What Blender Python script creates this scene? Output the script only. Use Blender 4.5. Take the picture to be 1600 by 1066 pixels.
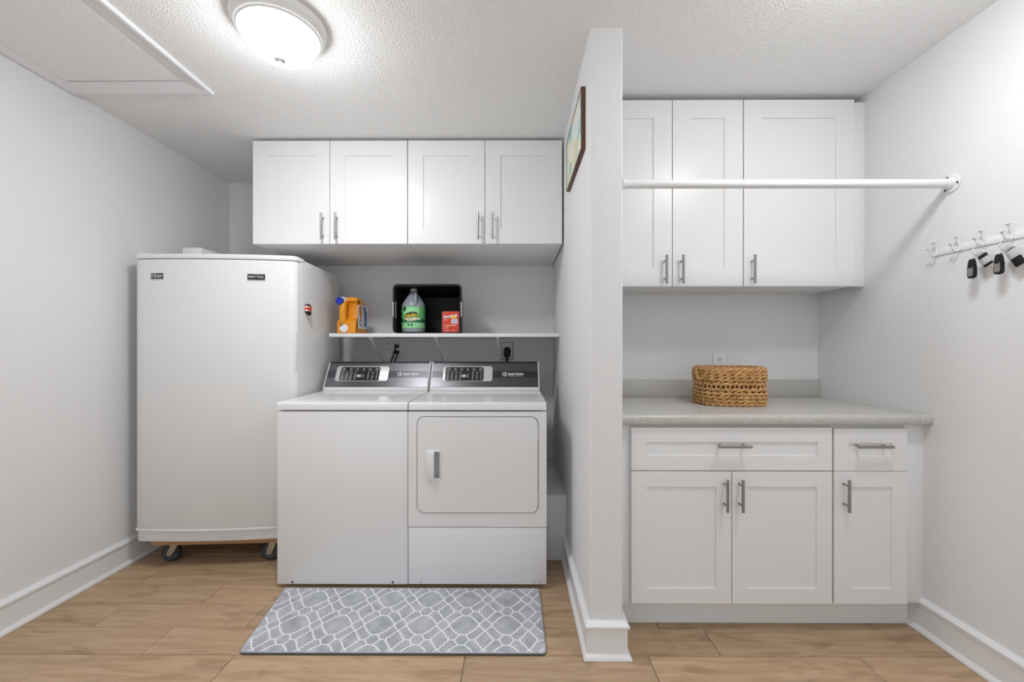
import bpy, bmesh, math, random
from mathutils import Matrix, Vector
random.seed(7)
for o in list(bpy.data.objects): bpy.data.objects.remove(o)
S = bpy.context.scene
C = S.collection
R = math.radians

# ------------------------------------------------------------------ camera
cam = bpy.data.cameras.new('camera'); camo = bpy.data.objects.new('camera', cam); C.objects.link(camo)
cam.sensor_width = 36; cam.sensor_fit = 'HORIZONTAL'
cam.lens = 650.38/1600*36
cam.shift_y = 10.26/1600
cam.clip_start = .02
camo.location = (0, 0, 1.1955)
camo.rotation_euler = (R(90), 0, .0044)
S.camera = camo

# ------------------------------------------------------------------ world, exposure
w = bpy.data.worlds.new('world'); S.world = w; w.use_nodes = True
bg = w.node_tree.nodes['Background']
bg.inputs[0].default_value = (.93, .97, 1, 1); bg.inputs[1].default_value = .80
S.view_settings.view_transform = 'Standard'; S.view_settings.look = 'None'
S.view_settings.exposure = 0.22; S.view_settings.gamma = 1
LAMP_EMISSION = 92.0

# ------------------------------------------------------------------ materials
def mat(name, col, rough=.5, metal=0, bump=None, spec=.5, coat=0, trans=0):
    m = bpy.data.materials.new(name); m.use_nodes = True
    nt = m.node_tree; b = nt.nodes['Principled BSDF']
    b.inputs['Base Color'].default_value = (*col, 1)
    b.inputs['Roughness'].default_value = rough
    b.inputs['Metallic'].default_value = metal
    b.inputs['Specular IOR Level'].default_value = spec
    b.inputs['Coat Weight'].default_value = coat
    b.inputs['Transmission Weight'].default_value = trans
    tc = nt.nodes.new('ShaderNodeTexCoord')
    if bump:
        sc, st, dist = bump
        n = nt.nodes.new('ShaderNodeTexNoise'); n.inputs['Scale'].default_value = sc; n.inputs['Detail'].default_value = 3
        bp = nt.nodes.new('ShaderNodeBump'); bp.inputs['Strength'].default_value = st; bp.inputs['Distance'].default_value = dist
        nt.links.new(tc.outputs['Object'], n.inputs['Vector'])
        nt.links.new(n.outputs['Fac'], bp.inputs['Height']); nt.links.new(bp.outputs[0], b.inputs['Normal'])
    return m
def nodes(m): return m.node_tree, m.node_tree.nodes['Principled BSDF']
def ramp(nt, stops):
    r = nt.nodes.new('ShaderNodeValToRGB'); e = r.color_ramp.elements
    while len(e) < len(stops): e.new(.5)
    for k, (p, c) in enumerate(stops): e[k].position = p; e[k].color = (*c, 1)
    return r

M = {}
M['wall'] = mat('wall_paint', (.80, .80, .805), .75, bump=(75, .4, .004), spec=.3)
M['ceiling'] = mat('ceiling_paint', (.90, .90, .90), .9, bump=(120, .8, .006), spec=.2)
M['trim'] = mat('trim_paint', (.83, .83, .84), .35)
M['cabinet'] = mat('cabinet_white', (.83, .83, .835), .30, spec=.32)
M['inside'] = mat('carcass_white', (.78, .78, .78), .5)
M['enamel'] = mat('appliance_enamel', (.80, .80, .805), .22, coat=.2)
M['freezer'] = mat('freezer_enamel', (.78, .78, .78), .33, bump=(420, .06, .001))
M['plastic_white'] = mat('white_plastic', (.82, .82, .82), .35)
M['steel'] = mat('brushed_nickel', (.35, .34, .32), .34, 1)
M['chrome'] = mat('chrome', (.75, .75, .76), .15, 1)
M['zinc'] = mat('zinc_caster', (.5, .46, .38), .4, .8)
M['black'] = mat('black_plastic', (.008, .008, .008), .5, spec=.3)
M['rubber'] = mat('dark_rubber', (.03, .033, .04), .6)
M['hub'] = mat('grey_hub', (.05, .065, .08), .5)
M['dark'] = mat('dark_gap', (.03, .03, .03), .7)
M['console'] = mat('console_graphite', (.085, .085, .092), .30, .75)
M['band'] = mat('console_band', (.035, .035, .04), .28, .6)
M['silver'] = mat('console_silver', (.62, .62, .62), .35, .4)
M['glassblack'] = mat('keypad_black', (.01, .01, .012), .12)
M['mark'] = mat('keypad_print', (.5, .5, .5), .5)
M['white'] = mat('print_white', (.85, .85, .85), .5)
M['orange'] = mat('orange_jug', (.80, .30, .012), .32)
M['blue'] = mat('blue_cap', (.008, .03, .40), .35)
M['lblue'] = mat('label_blue', (.05, .16, .42), .4)
M['lorange'] = mat('label_orange', (.75, .22, .03), .4)
M['lviolet'] = mat('label_violet', (.25, .22, .40), .4)
M['jug'] = mat('clear_jug', (.40, .43, .49), .25, trans=.25)
M['jugcap'] = mat('jug_cap', (.5, .5, .5), .5)
M['green'] = mat('label_green', (.14, .52, .17), .45)
M['lgreen'] = mat('label_light_green', (.33, .72, .36), .45)
M['dgreen'] = mat('label_dark_green', (.02, .16, .06), .45)
M['ink'] = mat('label_ink', (.01, .018, .012), .5)
M['yellow'] = mat('label_yellow', (.80, .62, .06), .5)
M['cream'] = mat('label_cream', (.75, .7, .5), .5)
M['red'] = mat('red_carton', (.66, .045, .015), .4)
M['pink'] = mat('carton_print', (.85, .42, .36), .5)
M['lilac'] = mat('carton_sticker', (.5, .48, .68), .5)
M['board'] = mat('plywood', (.42, .24, .12), .7, bump=(60, .3, .002))
M['frame'] = mat('walnut_frame', (.12, .055, .025), .5)
M['grout'] = mat('grout', (.20, .15, .11), .9)

def floor_mat():
    m = mat('wood_plank_tile', (.4, .27, .17), .42, spec=.4)
    nt, b = nodes(m)
    geo = nt.nodes.new('ShaderNodeNewGeometry'); tc = nt.nodes.new('ShaderNodeTexCoord')
    off = nt.nodes.new('ShaderNodeVectorMath'); off.operation = 'SCALE'
    cmb = nt.nodes.new('ShaderNodeCombineXYZ')
    for k in range(3): nt.links.new(geo.outputs['Random Per Island'], cmb.inputs[k])
    nt.links.new(cmb.outputs[0], off.inputs[0]); off.inputs['Scale'].default_value = 37
    add = nt.nodes.new('ShaderNodeVectorMath'); nt.links.new(tc.outputs['Object'], add.inputs[0]); nt.links.new(off.outputs[0], add.inputs[1])
    mp = nt.nodes.new('ShaderNodeMapping'); mp.inputs['Scale'].default_value = (1.6, 16, 1); nt.links.new(add.outputs[0], mp.inputs[0])
    n1 = nt.nodes.new('ShaderNodeTexNoise'); n1.inputs['Scale'].default_value = 2.2; n1.inputs['Detail'].default_value = 7; n1.inputs['Roughness'].default_value = .62; n1.inputs['Distortion'].default_value = .6
    nt.links.new(mp.outputs[0], n1.inputs['Vector'])
    mp2 = nt.nodes.new('ShaderNodeMapping'); mp2.inputs['Scale'].default_value = (1.5, 4.5, 1); nt.links.new(add.outputs[0], mp2.inputs[0])
    n2 = nt.nodes.new('ShaderNodeTexNoise'); n2.inputs['Scale'].default_value = 2.4; n2.inputs['Detail'].default_value = 4; n2.inputs['Distortion'].default_value = 1.2
    nt.links.new(mp2.outputs[0], n2.inputs['Vector'])
    r1 = ramp(nt, [(.28, (.40, .262, .152)), (.5, (.51, .352, .220)), (.72, (.60, .44, .295))]); nt.links.new(n1.outputs['Fac'], r1.inputs[0])
    r2 = ramp(nt, [(.30, (.66, .62, .58)), (.46, (1, 1, 1)), (.7, (1.04, 1.04, 1.04))]); nt.links.new(n2.outputs['Fac'], r2.inputs[0])
    mx = nt.nodes.new('ShaderNodeMixRGB'); mx.blend_type = 'MULTIPLY'; mx.inputs[0].default_value = .75
    nt.links.new(r1.outputs[0], mx.inputs[1]); nt.links.new(r2.outputs[0], mx.inputs[2])
    r3 = ramp(nt, [(0, (.84, .84, .84)), (1, (1.06, 1.04, 1.01))]); nt.links.new(geo.outputs['Random Per Island'], r3.inputs[0])
    mx2 = nt.nodes.new('ShaderNodeMixRGB'); mx2.blend_type = 'MULTIPLY'; mx2.inputs[0].default_value = 1
    nt.links.new(mx.outputs[0], mx2.inputs[1]); nt.links.new(r3.outputs[0], mx2.inputs[2]); nt.links.new(mx2.outputs[0], b.inputs['Base Color'])
    bp = nt.nodes.new('ShaderNodeBump'); bp.inputs['Strength'].default_value = .12; bp.inputs['Distance'].default_value = .002
    nt.links.new(n1.outputs['Fac'], bp.inputs['Height']); nt.links.new(bp.outputs[0], b.inputs['Normal'])
    return m
M['floor'] = floor_mat()

def speckle_mat():
    m = mat('speckled_laminate', (.6, .6, .58), .3)
    nt, b = nodes(m); tc = nt.nodes.new('ShaderNodeTexCoord')
    n = nt.nodes.new('ShaderNodeTexNoise'); n.inputs['Scale'].default_value = 330; n.inputs['Detail'].default_value = 2
    n2 = nt.nodes.new('ShaderNodeTexNoise'); n2.inputs['Scale'].default_value = 150; n2.inputs['Detail'].default_value = 3
    nt.links.new(tc.outputs['Object'], n.inputs['Vector']); nt.links.new(tc.outputs['Object'], n2.inputs['Vector'])
    a = nt.nodes.new('ShaderNodeMath'); a.operation = 'ADD'; nt.links.new(n.outputs['Fac'], a.inputs[0]); nt.links.new(n2.outputs['Fac'], a.inputs[1])
    h = nt.nodes.new('ShaderNodeMath'); h.operation = 'MULTIPLY'; h.inputs[1].default_value = .5; nt.links.new(a.outputs[0], h.inputs[0])
    r = ramp(nt, [(.32, (.36, .33, .30)), (.44, (.52, .50, .465)), (.56, (.58, .565, .535)), (.70, (.70, .69, .66))]); nt.links.new(h.outputs[0], r.inputs[0]); nt.links.new(r.outputs[0], b.inputs['Base Color'])
    return m
M['counter'] = speckle_mat()

def mottled(name, a, c, scale, rough, stretch=(1, 1, 1)):
    m = mat(name, a, rough); nt, b = nodes(m); tc = nt.nodes.new('ShaderNodeTexCoord')
    mp = nt.nodes.new('ShaderNodeMapping'); mp.inputs['Scale'].default_value = stretch; nt.links.new(tc.outputs['Object'], mp.inputs[0])
    n = nt.nodes.new('ShaderNodeTexNoise'); n.inputs['Scale'].default_value = scale; n.inputs['Detail'].default_value = 6; n.inputs['Roughness'].default_value = .65
    nt.links.new(mp.outputs[0], n.inputs['Vector'])
    r = ramp(nt, [(.3, a), (.7, c)]); nt.links.new(n.outputs['Fac'], r.inputs[0]); nt.links.new(r.outputs[0], b.inputs['Base Color'])
    return m
M['rug'] = mottled('rug_grey', (.33, .34, .385), (.56, .57, .62), 16, .8)
M['rugline'] = mat('rug_white', (.84, .85, .88), .8)
M['rugedge'] = mat('rug_base', (.10, .10, .09), .8)
M['straw'] = mottled('water_hyacinth', (.38, .17, .05), (.78, .48, .20), 45, .6)
M['strawshade'] = mottled('basket_gap_shade', (.07, .028, .010), (.16, .07, .025), 60, .8)  # dark tone puts the shade of the weave gaps into the colour

def art_mat():
    m = mat('pastel_print', (.7, .7, .6), .5); nt, b = nodes(m); tc = nt.nodes.new('ShaderNodeTexCoord')
    mp = nt.nodes.new('ShaderNodeMapping'); mp.inputs['Scale'].default_value = (1, 1, 1.6); nt.links.new(tc.outputs['Object'], mp.inputs[0])
    v = nt.nodes.new('ShaderNodeTexVoronoi'); v.inputs['Scale'].default_value = 9; nt.links.new(mp.outputs[0], v.inputs['Vector'])
    sp = nt.nodes.new('ShaderNodeSeparateColor'); nt.links.new(v.outputs['Color'], sp.inputs[0])
    r = ramp(nt, [(0, (.30, .58, .52)), (.25, (.72, .80, .76)), (.45, (.40, .60, .68)), (.65, (.80, .76, .60)), (.85, (.62, .66, .40))]); r.color_ramp.interpolation = 'CONSTANT'
    nt.links.new(sp.outputs[0], r.inputs[0]); nt.links.new(r.outputs[0], b.inputs['Base Color'])
    return m
M['art'] = art_mat()

def glow_mat(k=1):
    m = mat('lamp_glass', (.9, .9, .9), .3); nt, b = nodes(m)
    b.inputs['Emission Color'].default_value = (.97, .985, 1, 1); 
    # frosted bowl: brightest below the bulbs, dimmer towards its rim
    geo = nt.nodes.new('ShaderNodeNewGeometry'); sp = nt.nodes.new('ShaderNodeSeparateXYZ'); nt.links.new(geo.outputs['Normal'], sp.inputs[0])
    a = nt.nodes.new('ShaderNodeMath'); a.operation = 'ABSOLUTE'; nt.links.new(sp.outputs[2], a.inputs[0])
    p = nt.nodes.new('ShaderNodeMath'); p.operation = 'POWER'; p.inputs[1].default_value = 2.0; nt.links.new(a.outputs[0], p.inputs[0])
    q = nt.nodes.new('ShaderNodeMath'); q.operation = 'MULTIPLY_ADD'; q.inputs[1].default_value = LAMP_EMISSION*k; q.inputs[2].default_value = 12; nt.links.new(p.outputs[0], q.inputs[0])
    nt.links.new(q.outputs[0], b.inputs['Emission Strength'])
    return m
M['glow'] = glow_mat()
M['glow_dim'] = glow_mat(.56)

# ------------------------------------------------------------------ mesh builder
class B:
    def __init__(s): s.v = []; s.f = []; s.m = []
    def raw(s, vs, fs, mi=0, fn=None):
        k = len(s.v)
        s.v += [tuple(fn(Vector(p))) if fn else tuple(p) for p in vs]
        s.f += [tuple(i+k for i in f) for f in fs]; s.m += [mi]*len(fs); return s
    def bm(s, bm, mi=0, fn=None):
        bm.verts.index_update(); s.raw([v.co.copy() for v in bm.verts], [[v.index for v in f.verts] for f in bm.faces], mi, fn); bm.free(); return s
    def box(s, x0, x1, y0, y1, z0, z1, bev=0, seg=2, mi=0, fn=None):
        bm = bmesh.new(); bmesh.ops.create_cube(bm, size=1)
        for v in bm.verts: v.co = Vector(((x0+x1)/2+v.co.x*(x1-x0), (y0+y1)/2+v.co.y*(y1-y0), (z0+z1)/2+v.co.z*(z1-z0)))
        if bev: bmesh.ops.bevel(bm, geom=bm.edges[:], offset=bev, segments=seg, profile=.5, affect='EDGES')
        return s.bm(bm, mi, fn)
    def cyl(s, p0, p1, r, r2=None, n=20, mi=0, fn=None, bev=0):
        p0, p1 = Vector(p0), Vector(p1); d = p1-p0; r2 = r if r2 is None else r2
        prof = [(r, 0), (r2, d.length)]
        if bev: prof = [(r-bev, 0), (r, bev), (r2, d.length-bev), (r2-bev, d.length)]
        q = d.to_track_quat('Z', 'Y').to_matrix()
        return s.lathe(prof, n, mi, lambda p: (fn(q @ p+p0) if fn else q @ p+p0), True)
    def lathe(s, prof, n=32, mi=0, fn=None, cap=False):
        vs = []; fs = []
        for r, z in prof:
            for k in range(n): a = 2*math.pi*k/n; vs.append((r*math.cos(a), r*math.sin(a), z))
        for i in range(len(prof)-1):
            for k in range(n): k2 = (k+1) % n; fs.append((i*n+k, i*n+k2, (i+1)*n+k2, (i+1)*n+k))
        if cap: fs.append(tuple(reversed(range(n)))); fs.append(tuple((len(prof)-1)*n+k for k in range(n)))
        return s.raw(vs, fs, mi, fn)
    def tube(s, pts, r, n=10, mi=0, closed=False, fn=None):
        pts = [Vector(p) for p in pts]; N = len(pts); vs = []; fs = []; up = None
        for i, p in enumerate(pts):
            a = pts[(i-1) % N] if (closed or i > 0) else p; b = pts[(i+1) % N] if (closed or i < N-1) else p
            t = (b-a).normalized()
            if up is None:
                up = Vector((0, 0, 1)) if abs(t.z) < .9 else Vector((0, 1, 0))
            up = (up-t*up.dot(t)).normalized(); sd = t.cross(up)
            rr = r(i/max(1, N-1)) if callable(r) else r
            for k in range(n):
                g = 2*math.pi*k/n; vs.append(p+up*math.sin(g)*rr+sd*math.cos(g)*rr)
        for i in range(N if closed else N-1):
            j = (i+1) % N
            for k in range(n): k2 = (k+1) % n; fs.append((i*n+k, i*n+k2, j*n+k2, j*n+k))
        if not closed: fs.append(tuple(reversed(range(n)))); fs.append(tuple((N-1)*n+k for k in range(n)))
        return s.raw(vs, fs, mi, fn)
    def prism(s, poly, z0, z1, mi=0, fn=None, bev=0, seg=2):
        n = len(poly); bm = bmesh.new()
        lo = [bm.verts.new((x, y, z0)) for x, y in poly]; hi = [bm.verts.new((x, y, z1)) for x, y in poly]
        bm.faces.new(list(reversed(lo))); bm.faces.new(hi)
        for k in range(n): bm.faces.new((lo[k], lo[(k+1) % n], hi[(k+1) % n], hi[k]))
        bmesh.ops.recalc_face_normals(bm, faces=bm.faces[:])
        if bev:
            es = [e for e in bm.edges if abs(e.verts[0].co.z-e.verts[1].co.z) < 1e-6]
            bmesh.ops.bevel(bm, geom=es, offset=bev, segments=seg, profile=.5, affect='EDGES')
        return s.bm(bm, mi, fn)
    def text(s, body, size, fn, mi=0, bold=0, depth=.0006, align='CENTER'):
        cu = bpy.data.curves.new('t', 'FONT'); cu.body = body; cu.size = size; cu.align_x = align; cu.align_y = 'CENTER'
        cu.offset = bold; cu.extrude = depth; cu.resolution_u = 3
        o = bpy.data.objects.new('t', cu); C.objects.link(o)
        me = bpy.data.meshes.new_from_object(o.evaluated_get(bpy.context.evaluated_depsgraph_get()))
        s.raw([v.co.copy() for v in me.vertices], [tuple(p.vertices) for p in me.polygons], mi, fn)
        bpy.data.objects.remove(o); bpy.data.curves.remove(cu); bpy.data.meshes.remove(me)
        return s

def rrect(x0, x1, y0, y1, r, n=6):
    out = []
    for cx, cy, a0 in ((x1-r, y1-r, 0), (x0+r, y1-r, 90), (x0+r, y0+r, 180), (x1-r, y0+r, 270)):
        for k in range(n+1):
            a = R(a0+90*k/n); out.append((cx+r*math.cos(a), cy+r*math.sin(a)))
    return out

def ring_prism(b, out, inn, z0, z1, mi=0, fn=None):
    n = len(out); vs = [(x, y, z) for z in (z0, z1) for l in (out, inn) for x, y in l]; fs = []
    for j in range(n):
        j2 = (j+1) % n
        fs += [(j, j2, n+j2, n+j), (2*n+j, 2*n+j2, 3*n+j2, 3*n+j), (j, j2, 2*n+j2, 2*n+j), (n+j, n+j2, 3*n+j2, 3*n+j)]
    return b.raw(vs, fs, mi, fn)

ORG = {}
def thing(name, label, cat, loc=(0, 0, 0), rz=0, group=None, local=False):
    o = bpy.data.objects.new(name, None); C.objects.link(o); o.empty_display_size = .05
    o.location = loc; o.rotation_euler = (0, 0, rz); o['label'] = label; o['category'] = cat
    if group: o['group'] = group
    ORG[o.name] = Vector((0, 0, 0)) if local else Vector(loc)
    return o
def obj(name, b, mats, parent=None, smooth=35, label=None, org=(0, 0, 0)):
    o0 = Vector(org)
    if parent:
        r = parent
        while r.parent: r = r.parent
        o0 = ORG[r.name]
    me = bpy.data.meshes.new(name)
    me.from_pydata([Vector(v)-o0 for v in b.v], [], b.f)
    if not isinstance(mats, (list, tuple)): mats = [mats]
    for m in mats: me.materials.append(m)
    me.polygons.foreach_set('material_index', b.m)
    bm = bmesh.new(); bm.from_mesh(me); bmesh.ops.recalc_face_normals(bm, faces=bm.faces[:]); bm.to_mesh(me); bm.free()
    if smooth:
        me.polygons.foreach_set('use_smooth', [True]*len(me.polygons)); me.set_sharp_from_angle(angle=R(smooth))
    me.update()
    o = bpy.data.objects.new(name, me); C.objects.link(o)
    if parent: o.parent = parent
    else: o.location = o0; ORG[o.name] = o0
    if label: o['label'] = label
    return o
def tag(o, label, cat, group=None):
    o['label'] = label; o['category'] = cat
    if group: o['group'] = group
    return o
def struct(name, b, m, label, parent=None, smooth=35):
    o = obj(name, b, m, parent, smooth)
    o['kind'] = 'structure'
    if label: o['label'] = label
    if not parent: o['category'] = name.split('_')[0]
    return o
def dup(root, loc, label=None, group=None):
    r = root.copy(); C.objects.link(r); r.location = loc; ORG[r.name] = Vector((0, 0, 0))
    if label: r['label'] = label
    if group: r['group'] = group
    for ch in list(root.children):
        c = ch.copy(); C.objects.link(c); c.parent = r
        for g in list(ch.children):
            d = g.copy(); C.objects.link(d); d.parent = c
    return r

# ------------------------------------------------------------------ room shell
XL, XR, ZC = -2.137, 1.7237, 2.433
YB, YBR, YF = 3.123, 2.3678, -.7
PL, PR, PE = .2955, .4211, 1.6106
# floor: rows of wood look planks, joints staggered
fb = B()
fb.box(XL-.1, XR+.1, YF, YB+.1, -.06, -.003, mi=1)
rows = {0: [-2.4, -1.452, -.54, .803], 1: [-1.802, -1.148, -.25, .62, 1.53], 2: [-1.458, -.55, .36, 1.2], -1: [-2.0, -1.084, -.189, .52, 1.33], 3: [-1.9, -1.0, -.1, .8, 1.7], 4: [-1.35, -.45, .45, 1.35]}
for k in range(-18, 10):
    y0, y1 = 1.6145+.1573*k, 1.6145+.1573*(k+1)
    js = rows.get(k) or [(-2.9+random.random()*.9)+.914*i for i in range(7)]
    xs = [XL-.1]+[x for x in js if XL-.05 < x < XR+.05]+[XR+.1]
    y1 = min(y1, YB+.1)
    for a, c_ in zip(xs[:-1], xs[1:]):
        g = .0012; e = .0015
        vs = [(a+g, y0+g, -.003), (c_-g, y0+g, -.003), (c_-g, y1-g, -.003), (a+g, y1-g, -.003), (a+g+e, y0+g+e, 0), (c_-g-e, y0+g+e, 0), (c_-g-e, y1-g-e, 0), (a+g+e, y1-g-e, 0)]
        fb.raw(vs, [(4, 5, 6, 7), (0, 1, 5, 4), (1, 2, 6, 5), (2, 3, 7, 6), (3, 0, 4, 7)])
struct('floor', fb, [M['floor'], M['grout']], 'tan wood look plank tile floor', smooth=0)
struct('ceiling', B().box(XL-.1, XR+.1, YF, YB+.1, ZC, ZC+.1), M['ceiling'], 'white textured ceiling')
struct('wall_left', B().box(XL-.1, XL, YF, YB+.1, 0, ZC), M['wall'], 'pale grey wall left of the freezer')
struct('wall_back', B().box(XL, PL, YB, YB+.1, 0, ZC), M['wall'], 'pale grey wall behind the washer and dryer')
struct('wall_right', B().box(XR, XR+.1, YF, YB+.1, 0, ZC), M['wall'], 'pale grey wall on the right with the hook rail')
struct('wall_alcove', B().box(PR, XR, YBR, YBR+.1, 0, ZC), M['wall'], 'pale grey wall behind the counter')
struct('wall_partition', B().prism([(PL, PE+.006), (PL+.006, PE), (PR-.006, PE), (PR, PE+.006), (PR, YB+.05), (PL, YB+.05)], 0, ZC), M['wall'], 'narrow partition wall between the dryer and the counter')

def sweep(b, path, prof):
    # path: xy points walked with the wall on the left hand; prof: (distance from wall, z)
    n = len(path); P = [Vector(p) for p in path]; rings = []
    for i, p in enumerate(P):
        ds = []
        if i > 0: ds.append((P[i]-P[i-1]).normalized())
        if i < n-1: ds.append((P[i+1]-P[i]).normalized())
        ns = [Vector((d.y, -d.x)) for d in ds]
        m_ = ns[0] if len(ns) == 1 else (ns[0]+ns[1])/(1+ns[0].dot(ns[1]))
        rings.append([(p.x+m_.x*d, p.y+m_.y*d, z) for d, z in prof])
    k = len(prof); vs = [v for r in rings for v in r]; fs = []
    for i in range(n-1):
        for j in range(k): j2 = (j+1) % k; fs.append((i*k+j, i*k+j2, (i+1)*k+j2, (i+1)*k+j))
    fs.append(tuple(range(k))); fs.append(tuple((n-1)*k+j for j in range(k)))
    return b.raw(vs, fs)
bprof = [(0, 0), (.028, 0), (.030, .006), (.027, .015), (.020, .021), (.0145, .022), (.0145, .113), (.021, .118), (.022, .128), (.016, .134), (.008, .141), (0, .142)]
struct('baseboard_left', sweep(B(), [(XL, YF), (XL, YB)], bprof), M['trim'], 'white moulded baseboard along the left wall')
struct('baseboard_partition', sweep(B(), [(PL, 2.335), (PL, PE), (PR, PE), (PR, 1.809)], bprof), M['trim'], 'white moulded baseboard wrapped around the partition end')
struct('baseboard_right', sweep(B(), [(XR, 1.8095), (XR, YF)], bprof), M['trim'], 'white moulded baseboard along the right wall')
struct('trim_1', B().box(.172, PL, 2.338, YB, 0, .366, .003), M['trim'], 'low boxed ledge in the gap right of the dryer')

# ceiling hatch
h = struct('trim_2', B().box(-2.06, -1.53, .78, 1.905, ZC-.010, ZC-.001), M['ceiling'], 'flat attic hatch panel with moulded white casing in the ceiling')
cb = B()
def casing(b, p0, p1, nrm, t0, t1):
    # stepped casing board between p0 and p1 (inner edge), widening along nrm
    prof = [(0, .008), (.006, .010), (.05, .012), (.056, .0145), (.070, .0145), (.075, .009), (.075, 0), (0, 0)]
    rings = []
    for p, t in ((p0, t0), (p1, t1)):
        rings.append([(p[0]+nrm[0]*d+t[0]*d, p[1]+nrm[1]*d+t[1]*d, ZC-z) for d, z in prof])
    k = len(prof); fs = [(j, (j+1) % k, k+(j+1) % k, k+j) for j in range(k)]+[tuple(range(k)), tuple(range(k, 2*k))]
    b.raw(rings[0]+rings[1], fs)
xa, xb, ya, yb = -2.062, -1.527, .775, 1.918
casing(cb, (xa, yb), (xb, yb), (0, 1.25), (-1, 0), (1, 0))
casing(cb, (xa, ya), (xb, ya), (0, -1), (-1, 0), (1, 0))
casing(cb, (xb, ya), (xb, yb), (1, 0), (0, -1), (0, 1.25))
casing(cb, (xa, ya), (xa, yb), (-.98, 0), (0, -1), (0, 1.25))
struct('trim_casing', cb, M['trim'], None, h)

# ------------------------------------------------------------------ ceiling lamps
def lamp(x, y, label, glass='glow'):
    t = thing('ceiling_light', label, 'ceiling light', (x, y, ZC), group='ceiling lights')
    at = lambda p: Vector((p.x+x, p.y+y, p.z+ZC))
    obj('base_pan', B().lathe([(.02, -.001), (.165, -.001), (.166, -.012), (.160, -.026), (.152, -.034), (.150, -.042), (.143, -.046), (.141, -.050), (.134, -.050), (.132, -.04), (.02, -.04)], 64, fn=at), M['plastic_white'], t)
    obj('glass_bowl', B().lathe([(.134*math.cos(R(a)), -.045-.092*math.sin(R(a))) for a in range(0, 88, 6)]+[(.002, -.137)], 48, fn=at), M[glass], t)
    obj('finial', B().lathe([(.001, -.134), (.022, -.136), (.020, -.142), (.008, -.145), (.006, -.152), (.008, -.157), (.005, -.164), (.001, -.166)], 20, fn=at), M['silver'], t)
    return t
lamp(-.893, 1.585, 'round white ceiling light with a frosted glass bowl, left of the partition')
lamp(1.12, 1.12, 'round white ceiling light above the counter side of the room, nearer the viewer', 'glow_dim')

# ------------------------------------------------------------------ cabinets
def shaker(b, x0, x1, z0, z1, yf, rail=.09, th=.019, rec=.006):
    # outer frame with a recessed centre panel
    xi0, xi1, zi0, zi1 = x0+rail, x1-rail, z0+rail, z1-rail; e = .0012
    vs = []; fs = []
    def ring(a, c_, z_a, z_c, y): k = len(vs); vs.extend([(a, y, z_a), (c_, y, z_a), (c_, y, z_c), (a, y, z_c)]); return k
    k0 = ring(x0, x1, z0, z1, yf+th); k1 = ring(x0, x1, z0, z1, yf+e); k2 = ring(x0+e, x1-e, z0+e, z1-e, yf)
    k3 = ring(xi0, xi1, zi0, zi1, yf); k4 = ring(xi0+.0004, xi1-.0004, zi0+.0004, zi1-.0004, yf+rec)
    for a, c_ in ((k0, k1), (k1, k2), (k2, k3), (k3, k4)):
        for j in range(4): j2 = (j+1) % 4; fs.append((a+j, a+j2, c_+j2, c_+j))
    fs.append((k4, k4+1, k4+2, k4+3)); fs.append((k0+3, k0+2, k0+1, k0))
    b.raw(vs, fs)
    # fine joint grooves where rails meet stiles
    for x in (xi0, xi1):
        for za, zb_ in ((z0+.002, zi0), (zi1, z1-.002)):
            b.box(x-.0004, x+.0004, yf-.0003, yf+.001, za, zb_)
    return b
def pull_v(x, z0, z1, yf, parent, out=.033):
    b = B().cyl((x, yf-out, z0), (x, yf-out, z1), .006, bev=.001)
    for z in (z0+.026, z1-.026): b.cyl((x, yf-out, z), (x, yf, z), .0042)
    return obj('handle', b, M['steel'], parent, label='brushed nickel bar handle')
def pull_h(x0, x1, z, yf, parent, out=.033):
    b = B().cyl((x0, yf-out, z), (x1, yf-out, z), .006, bev=.001)
    for x in (x0+.02, x1-.02): b.cyl((x, yf-out, z), (x, yf, z), .0042)
    return obj('handle', b, M['steel'], parent, label='brushed nickel bar handle')

def upper(label, x0, x1, doors, z0, z1, yf, yw, zh0, zh1):
    t = thing('wall_cabinet', label, 'cabinet', ((x0+x1)/2, yw, z0))
    obj('body', B().box(x0, x1, yf+.0205, yw, z0+.001, z1, .001), M['inside'], t)
    for a, c_, xh in doors:
        d = obj('door', shaker(B(), a, c_, z0, z1, yf), M['cabinet'], t)
        pull_v(xh, zh0, zh1, yf, d)
    return t
U = (1.8076, 2.4176, 2.4526, YB, 1.827, 1.983)
upper('white two door wall cabinet above the freezer and washer, left of its twin', -1.545, -.628, [(-1.5425, -1.0885, -1.1236), (-1.0855, -.6295, -1.0414)], *U)
upper('white two door wall cabinet above the dryer, touching the partition', -.626, .286, [(-.6245, -.1715, -.2079), (-.1685, .2845, -.126)], *U)
V = (1.4956, 2.4096, 2.0432, YBR, 1.505, 1.6437)
upper('tall white two door wall cabinet beside the partition, behind the rod', PR+.003, 1.1235, [(PR+.005, .7755, .7378), (.7790, 1.1225, .8179)], *V)
upper('tall white single wide door wall cabinet by the right wall', 1.1255, 1.668, [(1.1270, 1.6665, 1.1626)], *V)
struct('trim_3', B().box(1.6685, XR, 2.051, 2.07, 1.4956, 2.400, .001), M['cabinet'], 'white filler strip between wall cabinet and right wall')

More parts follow.
